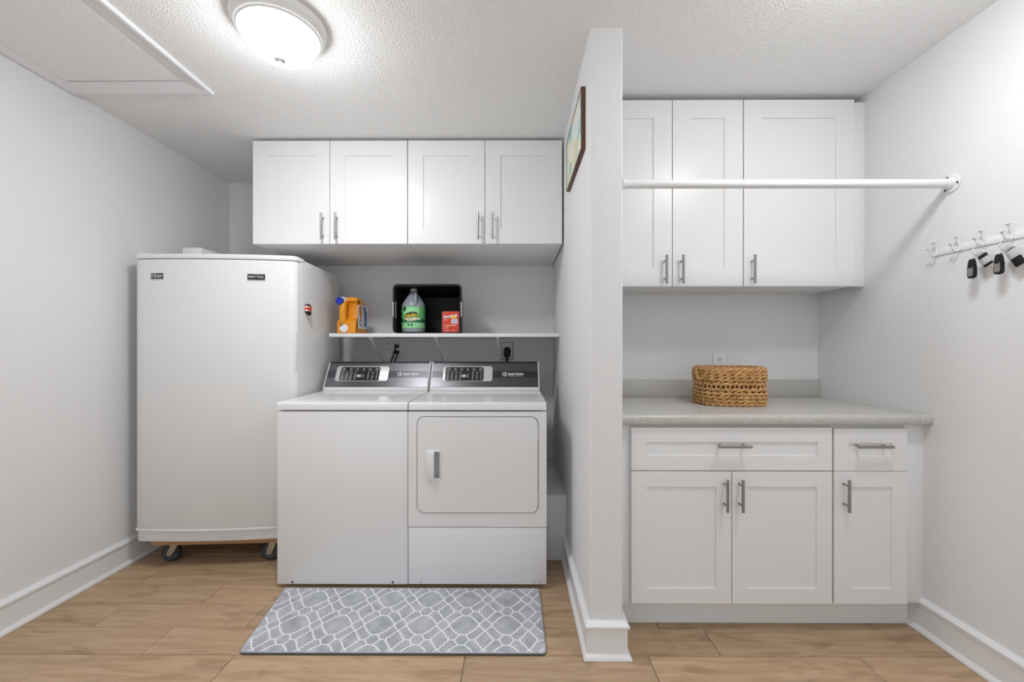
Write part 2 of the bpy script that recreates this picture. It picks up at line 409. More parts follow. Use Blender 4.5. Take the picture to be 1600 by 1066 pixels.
def base(label, x0, x1, drawer, doors, kick, yf=1.7369):
    t = thing('base_cabinet', label, 'cabinet', ((x0+x1)/2, YBR, 0))
    obj('body', B().box(x0, x1, yf+.0205, YBR-.002, .1145, .874, .001), M['inside'], t)
    obj('toe_kick', B().box(kick[0], kick[1], 1.81, 1.826, .001, .1145), M['cabinet'], t)
    a, c_, z0, z1, xh0, xh1, zh = drawer
    d = obj('drawer', shaker(B(), a, c_, z0, z1, yf, .061), M['cabinet'], t); pull_h(xh0, xh1, zh, yf, d)
    for a, c_, xh in doors:
        d = obj('door', shaker(B(), a, c_, .128, .679, yf, .064), M['cabinet'], t); pull_v(xh, .5207, .6547, yf, d)
    return t
base('wide white base cabinet with one long drawer over two doors', .489, 1.3275, (.491, 1.3245, .683, .863, .8348, .9731, .790), [(.491, .9063, .874), (.9095, 1.3245, .9366)], (PR+.001, 1.3275))
base('narrow white base cabinet with one short drawer over a single door', 1.3285, 1.638, (1.3325, 1.636, .681, .859, 1.403, 1.5513, .789), [(1.3325, 1.636, 1.3692)], (1.328, 1.7085))
struct('trim_4', B().box(PR, .4885, 1.7575, 1.776, .115, .874, .001), M['cabinet'], 'white filler strip between partition and base cabinet')
struct('trim_5', B().box(1.6385, XR, 1.7575, 1.776, .122, .874, .001), M['cabinet'], 'white filler strip between base cabinet and right wall')

# ------------------------------------------------------------------ countertop
t = thing('countertop', 'speckled grey laminate countertop with low backsplash on the base cabinets', 'countertop', (1.07, YBR, .8763))
prof = [(YBR, .8763), (1.7265, .8763), (1.7215, .879), (1.7185, .885), (1.7175, .897)]+[(1.7175+.018*(1-math.cos(R(a))), .9005+.018*math.sin(R(a))) for a in (10, 30, 50, 70, 90)]+[(YBR, .9185)]
obj('slab', B().prism(prof, PR+.001, XR-.001, fn=lambda p: Vector((p.z, p.x, p.y))), M['counter'], t)
obj('backsplash', B().box(PR+.001, XR-.001, 2.348, YBR, .9186, 1.0155, .004), M['counter'], t)

# ------------------------------------------------------------------ washer and dryer
FY = 2.0621
def machine(name, label, x0, x1, inset=0):
    t = thing(name, label, name.split('_')[-1], ((x0+x1)/2, FY+.35, 0))
    obj('cabinet_body', B().box(x0+.001, x1-.001, FY+inset, 2.76, .018, .879, .006, 3), M['enamel'], t)
    # rounded lid panel, rising slightly to the back
    pr = [(FY+.004, .884), (FY-.003, .886), (FY-.004, .905), (FY-.001, .916), (FY+.006, .9215), (FY+.02, .923), (2.59, .929), (2.76, .929), (2.76, .884)]
    obj('top_panel', B().prism(pr, x0+.002, x1-.002, fn=lambda p: Vector((p.z, p.x, p.y)), bev=.0), M['enamel'], t)
    for xx in (x0+.06, x1-.06):
        obj('foot', B().cyl((xx, FY+.06, 0), (xx, FY+.06, .02), .018), M['black'], t)
    # console housing, sloped front
    ch = [(2.578, .929), (2.556, .9295), (2.554, .936), (2.556, .950), (2.6475, 1.1025), (2.652, 1.1045), (2.70, 1.1045), (2.72, .929)]
    con = obj('console', B().prism(ch, x0+.004, x1-.004, fn=lambda p: Vector((p.z, p.x, p.y)), bev=.002), M['enamel'], t)
    return t, con
up_v = Vector((0, .0915, .1525)).normalized(); nr_v = Vector((0, -up_v.z, up_v.y)); FL = .178
def face(x0, x1):
    o0 = Vector((0, 2.556, .950))
    return lambda p: Vector((p.x, 0, 0))+o0+up_v*p.y+nr_v*p.z      # p.x is world x, p.y runs up the slope
def fit_console(con, x0, x1, bez, key, logo, tail):
    fn = face(x0, x1)
    pan = obj('control_panel', B().prism([(x0+.013, .003), (x1-.013, .003), (x1-.013, FL-.001), (x0+.013, FL-.001)], .0005, .0030, fn=fn), M['console'], con)
    return fn
def console_parts(con, x0, x1, bez, key, logo):
    fn = face(x0, x1)
    b = B().prism([(x0+.012, .003), (x1-.012, .003), (x1-.012, FL-.001), (x0+.012, FL-.001)], .0005, .0028, 0, fn)
    b.prism([(x0+.012, .066), (x1-.012, .066), (x1-.012, .112), (x0+.012, .112)], .0026, .0031, 1, fn)
    b.box(x0+.012, x1-.012, FL-.008, FL+.001, .001, .006, mi=2, fn=fn)
    # round emblem and lettering
    b.lathe([(.011, .0031), (.011, .0037), (.0145, .0037), (.0145, .0031)], 24, 3, lambda p: fn(Vector((p.x+logo, p.y*.95+.090, p.z))))
    b.tube([(logo-.004, .094, .0036), (logo, .098, .0036), (logo+.006, .090, .0036), (logo+.001, .083, .0036), (logo+.013, .078, .0036)], .0016, 6, 3, fn=fn)
    b.text('Speed Queen', .0175, lambda p: fn(Vector((p.x+logo+.022, p.y+.093, p.z+.0034))), 3, .0006, align='LEFT')
    b.text('COMMERCIAL HEAVY DUTY', .0078, lambda p: fn(Vector((p.x+logo+.022, p.y+.078, p.z+.0034))), 3, 0, align='LEFT')
    obj('control_panel', b, [M['console'], M['band'], M['black'], M['white']], con)
    obj('bezel', B().prism(rrect(bez[0], bez[1], .040, .146, .017), .002, .007, fn=fn, bev=.0015), M['silver'], con)
    k = B().prism(rrect(key[0], key[1], .043, .139, .011), .0065, .0078, 0, fn)
    wk = key[1]-key[0]
    rnd = random.Random(3)
    for r_, y in enumerate((.127, .116, .098, .082, .068, .054)):
        n = 6 if r_ < 2 else 9
        for i in range(n):
            x = key[0]+wk*(i+.6)/(n+.2)
            if r_ >= 2 and .46 < (x-key[0])/wk < .62: continue
            ww = wk/n*(.25+.2*rnd.random())
            k.box(x-ww/2, x+ww/2, y-.0016, y+.0016, .0077, .0083, mi=1, fn=fn)
            if r_ >= 2: k.box(x-ww/4, x+ww/4, y+.004, y+.0058, .0077, .0083, mi=1, fn=fn)
    for x in (key[0]+.012, key[1]-.012):
        k.lathe([(.0065, .0078), (.0065, .0084), (.008, .0084), (.008, .0078)], 16, 1, lambda p: fn(Vector((p.x+x, p.y*1.4+.122, p.z))))
    xm = key[0]+wk*.5
    k.box(xm-.016, xm+.010, .068, .084, .0077, .0083, mi=1, fn=fn).box(xm+.020, xm+.0235, .064, .088, .0077, .0083, mi=1, fn=fn)
    obj('keypad', k, [M['glassblack'], M['mark']], con)
wx0, wx1, dx0, dx1 = -1.1785, -.5245, -.5225, .1625
t, con = machine('washer', 'white top loading washer with blank front, left of the dryer', wx0, wx1)
t['category'] = 'washing machine'
console_parts(con, wx0, wx1, (-1.112, -.783), (-1.086, -.838), -.713)
obj('lid_seam', B().tube([(-1.07, 2.115, .9245), (-.66, 2.115, .9245), (-.62, 2.17, .9252), (-.60, 2.53, .9282), (-1.10, 2.53, .9282), (-1.09, 2.17, .9252)], .0015, 6, closed=True), M['inside'], t)
for x in (-1.10, -.60): obj('clip', B().box(x-.004, x+.004, FY-.0015, FY+.004, .026, .036), M['dark'], t)
t, con = machine('dryer', 'white front loading dryer between the washer and the partition', dx0, dx1, .035)
t['category'] = 'dryer'
console_parts(con, dx0, dx1, (-.443, -.133), (-.427, -.188), -.058)
obj('lower_panel', B().box(dx0+.001, dx1-.001, FY-.006, FY+.034, .024, .305, .004, 2), M['enamel'], t)
toF = lambda p: Vector((p.x, -p.z, p.y))
ri_ = rrect(-.4795, .122, .3775, .8545, .036, 8)
obj('front_panel', ring_prism(B(), rrect(dx0+.001, dx1-.001, .309, .878, .004, 8), ri_, -FY+.006, -FY-.01, 0, toF), M['enamel'], t)
obj('gasket', ring_prism(B(), ri_, rrect(-.46, .10, .40, .83, .03, 8), -FY-.002, -FY-.008, 0, toF), M['dark'], t, label='dark seam around the door')
oo = rrect(-.4762, .1187, .3808, .8512, .033, 6); hole = rrect(-.4265, -.362, .548, .684, .006, 6)
sc_ = lambda l, q: [((x+.179)*(1-q/.3)-.179, (y-.616)*(1-q/.24)+.616) for x, y in l]
n = len(oo); vs = []; fs = []
for l, z in ((oo, -FY-.001), (oo, -FY+.0085), (sc_(oo, .0015), -FY+.0105), (hole, -FY+.0105), (rrect(-.4265, -.372, .553, .679, .005, 6), -FY-.028)):
    vs += [(x, y, z) for x, y in l]
for r_ in range(4):
    for j in range(n): j2 = (j+1) % n; fs.append((r_*n+j, r_*n+j2, (r_+1)*n+j2, (r_+1)*n+j))
fs.append(tuple(4*n+j for j in range(n)))
door = obj('door', B().raw(vs, fs, 0, toF), M['enamel'], t, smooth=30)
hb = B()
hb.prism([(-.4275, .0), (-.4275, .013), (-.396, .020), (-.3905, .017), (-.392, -.004)], .549, .6835, fn=lambda p: Vector((p.x, FY-.010-p.y, p.z)), bev=.003)
hb.box(-.4275, -.361, FY-.0155, FY-.009, .681, .688, .002); hb.box(-.4275, -.361, FY-.0155, FY-.009, .543, .550, .002)
hb.box(-.3655, -.3595, FY-.0145, FY-.009, .545, .686, .002)
obj('handle', hb, M['enamel'], door)
for z in (.77, .45): obj('hinge', B().box(.1195, .1235, FY-.010, FY-.004, z-.03, z+.03, .001), M['silver'], t)
for x in (-.46, .10, .13): obj('clip', B().box(x-.005, x+.005, FY-.0072, FY-.004, .032, .042), M['mark'], t)

# ------------------------------------------------------------------ freezer on its dolly
W, FA = .847, R(3.5)
FROOT = (-2.0385, 2.207, 0)
def bow(x0, x1, yback, off=0, edge=.03, chamf=.038):
    pts = [(x1, yback)]
    n = 22
    f = lambda x: off+edge*((2*x/W)-1)**2
    xr = x1-chamf
    pts += [(x1, f(xr)+.030), (x1-.004, f(xr)+.022), (x1-.016, f(xr)+.008), (x1-.028, f(xr)+.001)]
    pts += [(xr-(xr-x0-.012)*k/n, f(xr-(xr-x0-.012)*k/n)) for k in range(n+1)]
    pts += [(x0+.004, f(x0)+.003), (x0, f(x0)+.012), (x0, yback)]
    return pts
t = thing('freezer', 'tall white upright freezer with a bowed door, in the left corner', 'freezer', FROOT, FA, local=True)
obj('body', B().box(.004, W-.001, .078, .70, .146, 1.694, .006, 2), M['freezer'], t)
door = obj('door', B().prism(bow(0, W-.003, .074), .222, 1.671, bev=.003), M['freezer'], t)
obj('bottom_lip', B().prism(bow(-.004, W, .07, -.004), .206, .2205, bev=.003), M['plastic_white'], door)
obj('top_cap', B().prism(bow(-.003, W, .12, -.004), 1.6745, 1.700, bev=.005), M['plastic_white'], t)
obj('hinge_cover', B().box(-.004, .05, .05, .13, 1.699, 1.712, .004), M['plastic_white'], t)
obj('kick_panel', B().prism(bow(.004, W-.004, .10, .012, .022, .02), .148, .205, bev=.002), M['freezer'], t)
obj('grip', B().box(W-.0125, W-.0065, .034, .046, 1.07, 1.285, .002), M['plastic_white'], door)
obj('gasket', B().box(.008, W-.006, .070, .080, .225, 1.672), M['inside'], t)
fy = lambda x: .03*((2*x/W)-1)**2
def badge(x0, x1, z0, z1):
    b = B(); ang = math.atan(2*.03*2/W*((x0+x1)/W-1))
    c0 = Vector(((x0+x1)/2, fy((x0+x1)/2), (z0+z1)/2))
    tx = Vector((math.cos(ang), math.sin(ang), 0)); nz = Vector((math.sin(ang), -math.cos(ang), 0))
    fn = lambda p: c0+tx*p.x+Vector((0, 0, 1))*p.y+nz*p.z
    b.box(-(x1-x0)/2, (x1-x0)/2, -(z1-z0)/2, (z1-z0)/2, -.002, .003, .0008, 1, fn=fn)
    b.box(-(x1-x0)/2-.001, (x1-x0)/2+.001, -(z1-z0)/2-.004, -(z1-z0)/2+.0005, -.002, .0025, mi=1, fn=fn)
    return b, fn
b, fn = badge(.090, .156, 1.565, 1.595)
b.text('10', .030, lambda p: fn(Vector((p.x-.018, p.y, p.z+.0032))), 1, .0008)
for k, ww in enumerate((.034, .034, .026)): b.box(-.001, -.001+ww, .005-.006*k-.0012, .0085-.006*k-.0012, .003, .0034, mi=1, fn=fn)
obj('badge', b, [M['black'], M['silver']], door, label='black badge reading 10')
b, fn = badge(.598, .686, 1.563, 1.594)
b.text('MAYTAG', .019, lambda p: fn(Vector((p.x, p.y, p.z+.0032))), 1, .0005)
obj('badge', b, [M['black'], M['silver']], door, label='black badge with a maker name')

t = thing('dolly', 'wooden moving dolly on swivel casters under the freezer', 'dolly', FROOT, FA, local=True)
obj('platform', B().prism([(.07, .045), (.02, .10), (.02, .64), (.83, .64), (.83, .045)], .116, .1455, bev=.002), M['board'], t)
for (x, y, sw) in ((.150, .112, -.022), (.683, .098, -.01), (.150, .56, -.02), (.683, .56, .02)):
    cst = obj('caster', B().box(x-.035, x+.035, y-.03, y+.03, .110, .1162, .001), M['zinc'], t)
    fk = B()
    for s in (-1, 1):
        yy = y+s*.021
        fk.prism([(x-.006+.0, .112), (x+.034, .112), (x+sw+.014+.004, .048), (x+sw+.008, .036), (x+sw-.008, .036), (x+sw-.014, .048)], yy-.0015, yy+.0015, fn=lambda p: Vector((p.x, p.z, p.y)))
    fk.cyl((x+sw, y-.025, .05), (x+sw, y+.025, .05), .005)
    obj('fork', fk, M['zinc'], cst)
    wb = B()
    fnw = lambda p: Vector((x+sw+p.x, y+p.z, .050+p.y))
    wb.lathe([(.036, -.014), (.046, -.0135), (.050, -.008), (.050, .008), (.046, .0135), (.036, .014)], 36, 0, fnw)
    wb.lathe([(.004, -.0125), (.030, -.0115), (.037, -.0145), (.037, .0145), (.030, .0115), (.004, .0125)], 36, 1, fnw)
    obj('wheel', wb, [M['rubber'], M['hub']], cst)

t = thing('refrigerator_magnet', 'small black and red clip magnet on the freezer side', 'magnet', FROOT, FA, local=True)
sh = [(.128, 1.400), (.172, 1.384), (.176, 1.40), (.176, 1.43), (.166, 1.443), (.150, 1.4475), (.134, 1.445), (.129, 1.438)]
fnm = lambda p: Vector((W+p.z, p.x, p.y))
obj('clip', B().prism(sh, -.001, .018, fn=fnm, bev=.002), M['black'], t)
b = B().box(.127, .174, 1.405, 1.436, .017, .0195, mi=0, fn=fnm).box(.1265, .1285, 1.405, 1.436, .001, .0195, mi=0, fn=fnm)
for z in (1.430, 1.409): b.box(.1258, .1272, z-.004, z+.004, .003, .017, mi=1, fn=fnm).box(.131, .150, z-.0035, z+.0035, .0195, .0205, mi=1, fn=fnm)
obj('sticker', b, [M['red'], M['white']], t)

o = obj('storage_box', B().box(-2.012, -1.898, 2.52, 2.82, 1.6945, 1.802, .002), M['plastic_white'], org=(-1.95, 2.66, 1.6945))
tag(o, 'low white box lying on top of the freezer', 'box')

# ------------------------------------------------------------------ shelf and what stands on it
t = thing('wall_shelf', 'long white shelf on metal brackets above the washer and dryer', 'shelf', (-.445, YB, 1.2635))
SZ = 1.2867
obj('shelf_board', B().box(-1.184, .293, 2.662, YB-.001, 1.264, SZ, .0015), M['cabinet'], t)
for x in (-.943, -.513, -.106):
    b = B().box(x-.013, x+.013, YB-.004, YB-.0005, 1.02, 1.263).box(x-.013, x+.013, 2.72, YB-.001, 1.2602, 1.2638)
    b.prism([(2.725, 1.262), (2.745, 1.262), (YB-.002, 1.045), (YB-.002, 1.03)], x-.004, x+.004, fn=lambda p: Vector((p.z, p.x, p.y)))
    br = obj('bracket', b, M['plastic_white'], t)
    for z in (1.228, 1.180):
        obj('screw', B().cyl((x, YB-.0065, z), (x, YB-.003, z), .0045, n=12), M['dark'], br)

# black crate lying on its side
cx, cz, cy0 = -.5605, SZ, 2.695
cw, chh, cd = .446, .320, .30
def crate():
    NP, ND = 176, 30
    def loop(u):
        sx = 1-.13*u; hh = chh*(1-.14*u)-.0; w2 = (cw-.012)*sx/2; r = .016
        pl = rrect(-w2, w2, .004, hh-.006, r, 10)
        # resample by length
        L = [0]
        for i in range(len(pl)): a = Vector(pl[i]); c_ = Vector(pl[(i+1) % len(pl)]); L.append(L[-1]+(c_-a).length)
        o = []
        for k in range(NP):
            d = L[-1]*k/NP; i = 0
            while L[i+1] < d: i += 1
            f = (d-L[i])/max(1e-9, L[i+1]-L[i]); a = Vector(pl[i]); c_ = Vector(pl[(i+1) % len(pl)]); o.append(a+(c_-a)*f)
        return o
    vs = []; fs = []
    for j in range(ND+1):
        u = j/ND
        for p in loop(u): vs.append((cx+p.x, cy0+cd*u, cz+p.y))
    for j in range(ND):
        for k in range(NP):
            k2 = (k+1) % NP; f = (j*NP+k, j*NP+k2, (j+1)*NP+k2, (j+1)*NP+k)
            c_ = sum((Vector(vs[i]) for i in f), Vector())/4
            side = abs(c_.x-cx) > .165
            if side and 1 <= j <= 3 and abs(c_.z-cz-.155) < .05: continue
            if 9 < j < ND-6 and j % 4 == 0 and k % 5 == 0 and .07 < c_.z-cz < .22: continue
            fs.append(f)
    base_ = ND*NP; ctr = len(vs)
    # back (bottom of the crate): concentric grid with small holes
    lp = [Vector(vs[base_+k]) for k in range(NP)]; cc = sum(lp, Vector())/NP; prev = [base_+k for k in range(NP)]
    for q in range(1, 13):
        s = 1-q/12.5; cur = []
        for p in lp: vs.append(tuple(cc+(p-cc)*s)); cur.append(len(vs)-1)
        for k in range(NP):
            if q in (5, 7, 9) and k % 4 == 0 and 110 < k < 150: continue
            k2 = (k+1) % NP; fs.append((prev[k], prev[k2], cur[k2], cur[k]))
        prev = cur
    fs.append(tuple(prev))
    return B().raw(vs, fs)
t = thing('crate', 'black perforated plastic crate lying on its side on the shelf', 'crate', (cx, cy0+.15, SZ))
o = obj('bin', crate(), M['black'], t); md = o.modifiers.new('thickness', 'SOLIDIFY'); md.thickness = .003; md.offset = 0
rp = rrect(-cw/2, cw/2, .0, chh, .030, 8); ri = rrect(-cw/2+.012, cw/2-.012, .006, chh-.012, .020, 8)
n = len(rp); vs = []; fs = []
for y in (cy0-.006, cy0+.012):
    vs += [(cx+x, y, cz+z) for x, z in rp]+[(cx+x, y, cz+z) for x, z in ri]
for j in range(n):
    j2 = (j+1) % n; fs += [(j, j2, n+j2, n+j), (2*n+j, 2*n+j2, 3*n+j2, 3*n+j), (j, j2, 2*n+j2, 2*n+j), (n+j, n+j2, 3*n+j2, 3*n+j)]
obj('rim', B().raw(vs, fs), M['black'], t)
for s in (-1, 1):  # added pale strips standing in for light seen through the side slots
    obj('handle', B().box(cx+s*.2205-.003, cx+s*.2205+.003, cy0-.008, cy0-.003, cz+.108, cz+.202, .001), M['silver'], t, label='pale grey strip painting light through the handle slot')

# clear gallon jug with a green label
jx, jy, jz = -.6725, 2.792, SZ+.0065
t = thing('cleaner_jug', 'clear gallon jug with a green cleaner label, standing in the black crate', 'jug', (jx, jy, jz))
atj = lambda p: Vector((p.x+jx, p.y+jy, p.z+jz))
obj('bottle', B().lathe([(.002, 0), (.070, 0), (.0765, .006), (.0765, .180), (.074, .192), (.066, .207), (.030, .262), (.022, .272), (.019, .278), (.019, .284)], 48, fn=atj), M['jug'], t)
obj('handle', B().tube([(jx+.018, jy-.030, jz+.268), (jx+.026, jy-.052, jz+.255), (jx+.030, jy-.068, jz+.232), (jx+.030, jy-.072, jz+.205), (jx+.030, jy-.070, jz+.188)], .008, 12), M['jug'], t)
obj('cap', B().lathe([(.002, .303), (.020, .303), (.0215, .300), (.0215, .281), (.020, .280)], 28, fn=atj), M['jugcap'], t)
def cylmap(r): return lambda p: Vector((jx+(r+p.z)*math.sin(p.x/r), jy-(r+p.z)*math.cos(p.x/r), jz+p.y))
lm = cylmap(.0768)
def sheet(b, x0, x1, z0, z1, d, mi, n=24, slope=0):
    vs = []; fs = []
    for i in range(n+1):
        x = x0+(x1-x0)*i/n
        vs += [(x, z0, d), (x, z1, d)]
    for i in range(n): fs.append((2*i, 2*i+2, 2*i+3, 2*i+1))
    return b.raw(vs, fs, mi, lm)
b = B(); hw = .113
sheet(b, -hw, hw, .028, .172, .0004, 0)
sheet(b, -hw, hw, .066, .092, .0007, 2); sheet(b, -hw, hw, .032, .066, .0007, 1); sheet(b, -.05, .055, .125, .165, .0006, 1)
def blob(b, pts, mi, d):
    # convex outline laid on the curved label in narrow columns
    x0, x1 = min(p[0] for p in pts), max(p[0] for p in pts); n = max(2, int((x1-x0)/.004)); vs = []; fs = []
    for i in range(n+1):
        x = x0+(x1-x0)*(.001+.998*i/n); ys = []
        for p, q in zip(pts, pts[1:]+pts[:1]):
            if (p[0]-x)*(q[0]-x) <= 0 and abs(p[0]-q[0]) > 1e-9: ys.append(p[1]+(q[1]-p[1])*(x-p[0])/(q[0]-p[0]))
        vs += [(x, min(ys), d), (x, max(ys), d)]
    for i in range(n): fs.append((2*i, 2*i+2, 2*i+3, 2*i+1))
    return b.raw(vs, fs, mi, lm)
blob(b, [(.050*math.cos(a), .114+.021*math.sin(a)+.13*.050*math.cos(a)) for a in [2*math.pi*k/28 for k in range(28)]], 3, .0010)
rot = lambda s_, dx, dy, d: (lambda p: lm(Vector((p.x*.99+dx, p.y+p.x*.13+dy, p.z+d))))
b.text('OdoBan', .029, rot(1, .0, .114, .0026), 4, .0006, .0005)
blob(b, [(-.036, .098), (.036, .105), (.034, .101), (-.03, .094)], 5, .0014)
blob(b, [(-.06, .083), (-.02, .099), (.05, .099), (.07, .085)], 5, .0009)
b.text('Disinfectant', .0125, rot(1, .004, .080, .0015), 5, .0004, .0003)
blob(b, [(-.062, .148), (-.046, .142), (-.034, .150), (-.034, .172), (-.062, .172)], 3, .0012)
blob(b, [(-.055, .162), (-.042, .166), (-.042, .163), (-.055, .158)], 1, .0016)
for x0 in (-.012, .010):
    blob(b, [(x0-.012, .060), (x0-.002, .062), (x0+.004, .050), (x0, .040), (x0-.008, .046)], 6, .0012)
obj('label', b, [M['green'], M['lgreen'], M['dgreen'], M['ink'], M['yellow'], M['cream'], M['dgreen']], t, smooth=0)

# red carton of dryer sheets
rx, ry, rz = -.4095, 2.748, SZ+.0065
t = thing('dryer_sheet_box', 'small red carton of dryer sheets standing in the black crate', 'box', (rx, ry, rz), R(-6), local=True)
fr = lambda p: Vector((p.x, -.0345-p.z, p.y))
obj('carton', B().box(-.056, .056, -.034, .034, 0, .138, .0015, 1), M['red'], t)
b = B()
b.text('bounce', .030, lambda p: fr(Vector((p.x-.0, p.y+.108+p.x*.14, p.z+.0006))), 0, .0010, .0004)
b.box(.004, .040, .093, .108, .0001, .0012, mi=1, fn=fr); b.box(.006, .046, .058, .088, .0001, .0012, mi=0, fn=fr); b.box(.010, .042, .061, .085, .001, .0016, mi=3, fn=fr)
b.box(-.042, -.018, .080, .085, .0001, .0008, mi=2, fn=fr)
b.box(-.044, .040, .044, .050, .0001, .0008, mi=2, fn=fr)
b.box(-.042, -.010, .034, .037, .0001, .0008, mi=2, fn=fr).box(-.042, -.016, .026, .029, .0001, .0008, mi=2, fn=fr)
b.box(-.040, -.006, .010, .015, .0001, .0008, mi=2, fn=fr).box(.006, .034, .012, .015, .0001, .0008, mi=2, fn=fr)
for x0, x1, z0, z1 in ((-.055, .055, .1345, .136), (-.055, -.0535, .002, .136), (.0535, .055, .002, .136)): b.box(x0, x1, z0, z1, .0001, .0006, mi=2, fn=fr)
obj('printing', b, [M['white'], M['yellow'], M['pink'], M['lilac']], t, smooth=0)

# orange detergent jug
ox, oy = -1.155, 2.70
t = thing('detergent_jug', 'large orange detergent jug with a blue cap at the left end of the shelf', 'jug', (ox+.06, oy+.1, SZ))
yz = lambda p: Vector((ox+p.z, oy+p.x, SZ+p.y))
body = [(.0, .004), (.0, .075), (.012, .090), (.050, .104), (.062, .13), (.062, .180), (.050, .206), (.030, .216), (.030, .238), (.060, .243), (.110, .236), (.190, .214), (.212, .190), (.218, .15), (.218, .006), (.212, .0), (.006, .0)]
obj('bottle', B().prism(body, .0, .128, fn=yz, bev=.016, seg=4), M['orange'], t)
obj('handle', B().tube([(ox+.040, oy+.040, SZ+.212), (ox+.040, oy+.020, SZ+.198), (ox+.040, oy+.012, SZ+.165), (ox+.040, oy+.012, SZ+.12), (ox+.040, oy+.014, SZ+.07)], .024, 16), M['orange'], t)
obj('cap', B().cyl((ox+.026, oy-.014, SZ+.212), (ox+.026, oy+.02, SZ+.212), .0245, n=28, bev=.003), M['blue'], t)
obj('collar', B().cyl((ox+.030, oy+.012, SZ+.214), (ox+.034, oy+.034, SZ+.216), .027, n=28), M['plastic_white'], t)
b = B().cyl((ox+.052, oy-.010, SZ+.034), (ox+.052, oy+.006, SZ+.034), .027, n=28, bev=.003)
b.cyl((ox+.052, oy-.013, SZ+.034), (ox+.052, oy-.008, SZ+.034), .014, n=20).box(ox+.030, ox+.048, oy-.0115, oy-.008, SZ+.050, SZ+.056, mi=1)
obj('tap_button', b, [M['plastic_white'], M['dark']], t)
sd = lambda p: Vector((ox+.1282+p.z, oy+p.x, SZ+p.y))
b = B().prism(rrect(.035, .205, .035, .195, .02), -.001, .0006, 0, sd)
b.prism([(.045, .17), (.075, .19), (.10, .19), (.11, .12), (.08, .09)], .0005, .0012, 1, sd)
b.prism([(.125, .19), (.165, .185), (.198, .150), (.198, .05), (.15, .05), (.15, .12)], .0005, .0012, 2, sd)
b.lathe([(.014, .0006), (.014, .0016), (.024, .0016), (.024, .0006)], 24, 3, lambda p: sd(Vector((p.x+.085, p.y+.075, p.z))))
obj('label', b, [M['white'], M['lorange'], M['lblue'], M['lviolet']], t, smooth=0)

# ------------------------------------------------------------------ outlets and cords
def outlet(x, z, yw, label, w=.073, hgt=.118, holes=True, dark=False):
    t = thing('outlet', label, 'outlet', (x, yw, z))
    obj('plate', B().box(x-w/2, x+w/2, yw-.006, yw, z-hgt/2, z+hgt/2, .003), M['plastic_white'], t)
    if dark: obj('box_edge', B().box(x-w/2-.004, x+w/2+.004, yw-.002, yw, z-hgt/2-.004, z+hgt/2+.004), M['dark'], t)
    if holes:
        for dz in (.022, -.022):
            r = obj('receptacle', B().prism(rrect(x-.017, x+.017, z+dz-.0145, z+dz+.0145, .012), 0, .008, fn=lambda p: Vector((p.x, yw-p.z, p.y))), M['plastic_white'], t)
            sl = B()
            for dx in (-.0065, .0065): sl.box(x+dx-.0012, x+dx+.0012, yw-.0086, yw-.0078, z+dz-.001, z+dz+.008)
            sl.cyl((x, yw-.0086, z+dz-.007), (x, yw-.0078, z+dz-.007), .0028, n=10)
            obj('slots', sl, M['dark'], r)
    else:
        obj('receptacle', B().cyl((x, yw-.009, z), (x, yw-.005, z), .028, n=28), M['dark' if dark else 'plastic_white'], t)
    return t
outlet(1.1648, 1.107, YBR, 'white outlet on the wall above the backsplash, behind the woven basket')
outlet(-.866, 1.179, YB, 'white outlet with two black cords, behind the washer')
outlet(-.0495, 1.170, YB, 'white dryer outlet with a fat black plug, behind the dryer', .080, .125, False, True)
t = thing('power_cord', 'pair of thin black cords plugged in behind the washer', 'cord', (-.875, YB, 1.18))
obj('plug', B().box(-.888, -.860, 3.085, YB-.0086, 1.194, 1.218, .003).box(-.884, -.858, 3.09, YB-.0086, 1.150, 1.174, .003), M['black'], t)
for dx, z0 in ((-.008, 1.196), (.008, 1.16)):
    obj('cord', B().tube([(-.872+dx, 3.092, z0), (-.876+dx, 3.078, z0-.03), (-.888+dx*1.6, 3.06, 1.10), (-.898+dx*1.8, 3.04, 1.03), (-.902+dx*1.8, 3.02, .94), (-.90+dx*1.8, 2.95, .86)], .0052, 8), M['black'], t)
t = thing('power_cord', 'single fat black plug with thick cord behind the dryer console', 'cord', (-.05, YB, 1.165))
obj('plug', B().prism(rrect(-.076, -.025, 1.118, 1.20, .025), 0, .034, fn=lambda p: Vector((p.x, YB-.009-p.z, p.y)), bev=.006).box(-.070, -.031, YB-.05, YB-.01, 1.142, 1.182, .006), M['black'], t)
obj('cord', B().tube([(-.050, 3.09, 1.125), (-.050, 3.085, 1.09), (-.050, 3.07, 1.0), (-.048, 3.04, .93), (-.04, 2.95, .86)], .010, 10), M['black'], t)

# ------------------------------------------------------------------ picture on the partition
t = thing('picture', 'small pastel picture in a thin walnut frame on the partition side', 'picture', (PL, 1.955, 2.15))
y0, y1, z0, z1 = 1.715, 2.194, 2.015, 2.272
obj('artwork', B().box(PL-.017, PL-.003, y0+.006, y1-.006, z0+.006, z1-.006), M['art'], t)
b = B()
for a in ((y0, y0+.006, z0, z1), (y1-.006, y1, z0, z1), (y0+.0061, y1-.0061, z0, z0+.006), (y0+.0061, y1-.0061, z1-.006, z1)): b.box(PL-.019, PL-.0005, a[0], a[1], a[2], a[3], .001)
obj('frame', b, M['frame'], t)

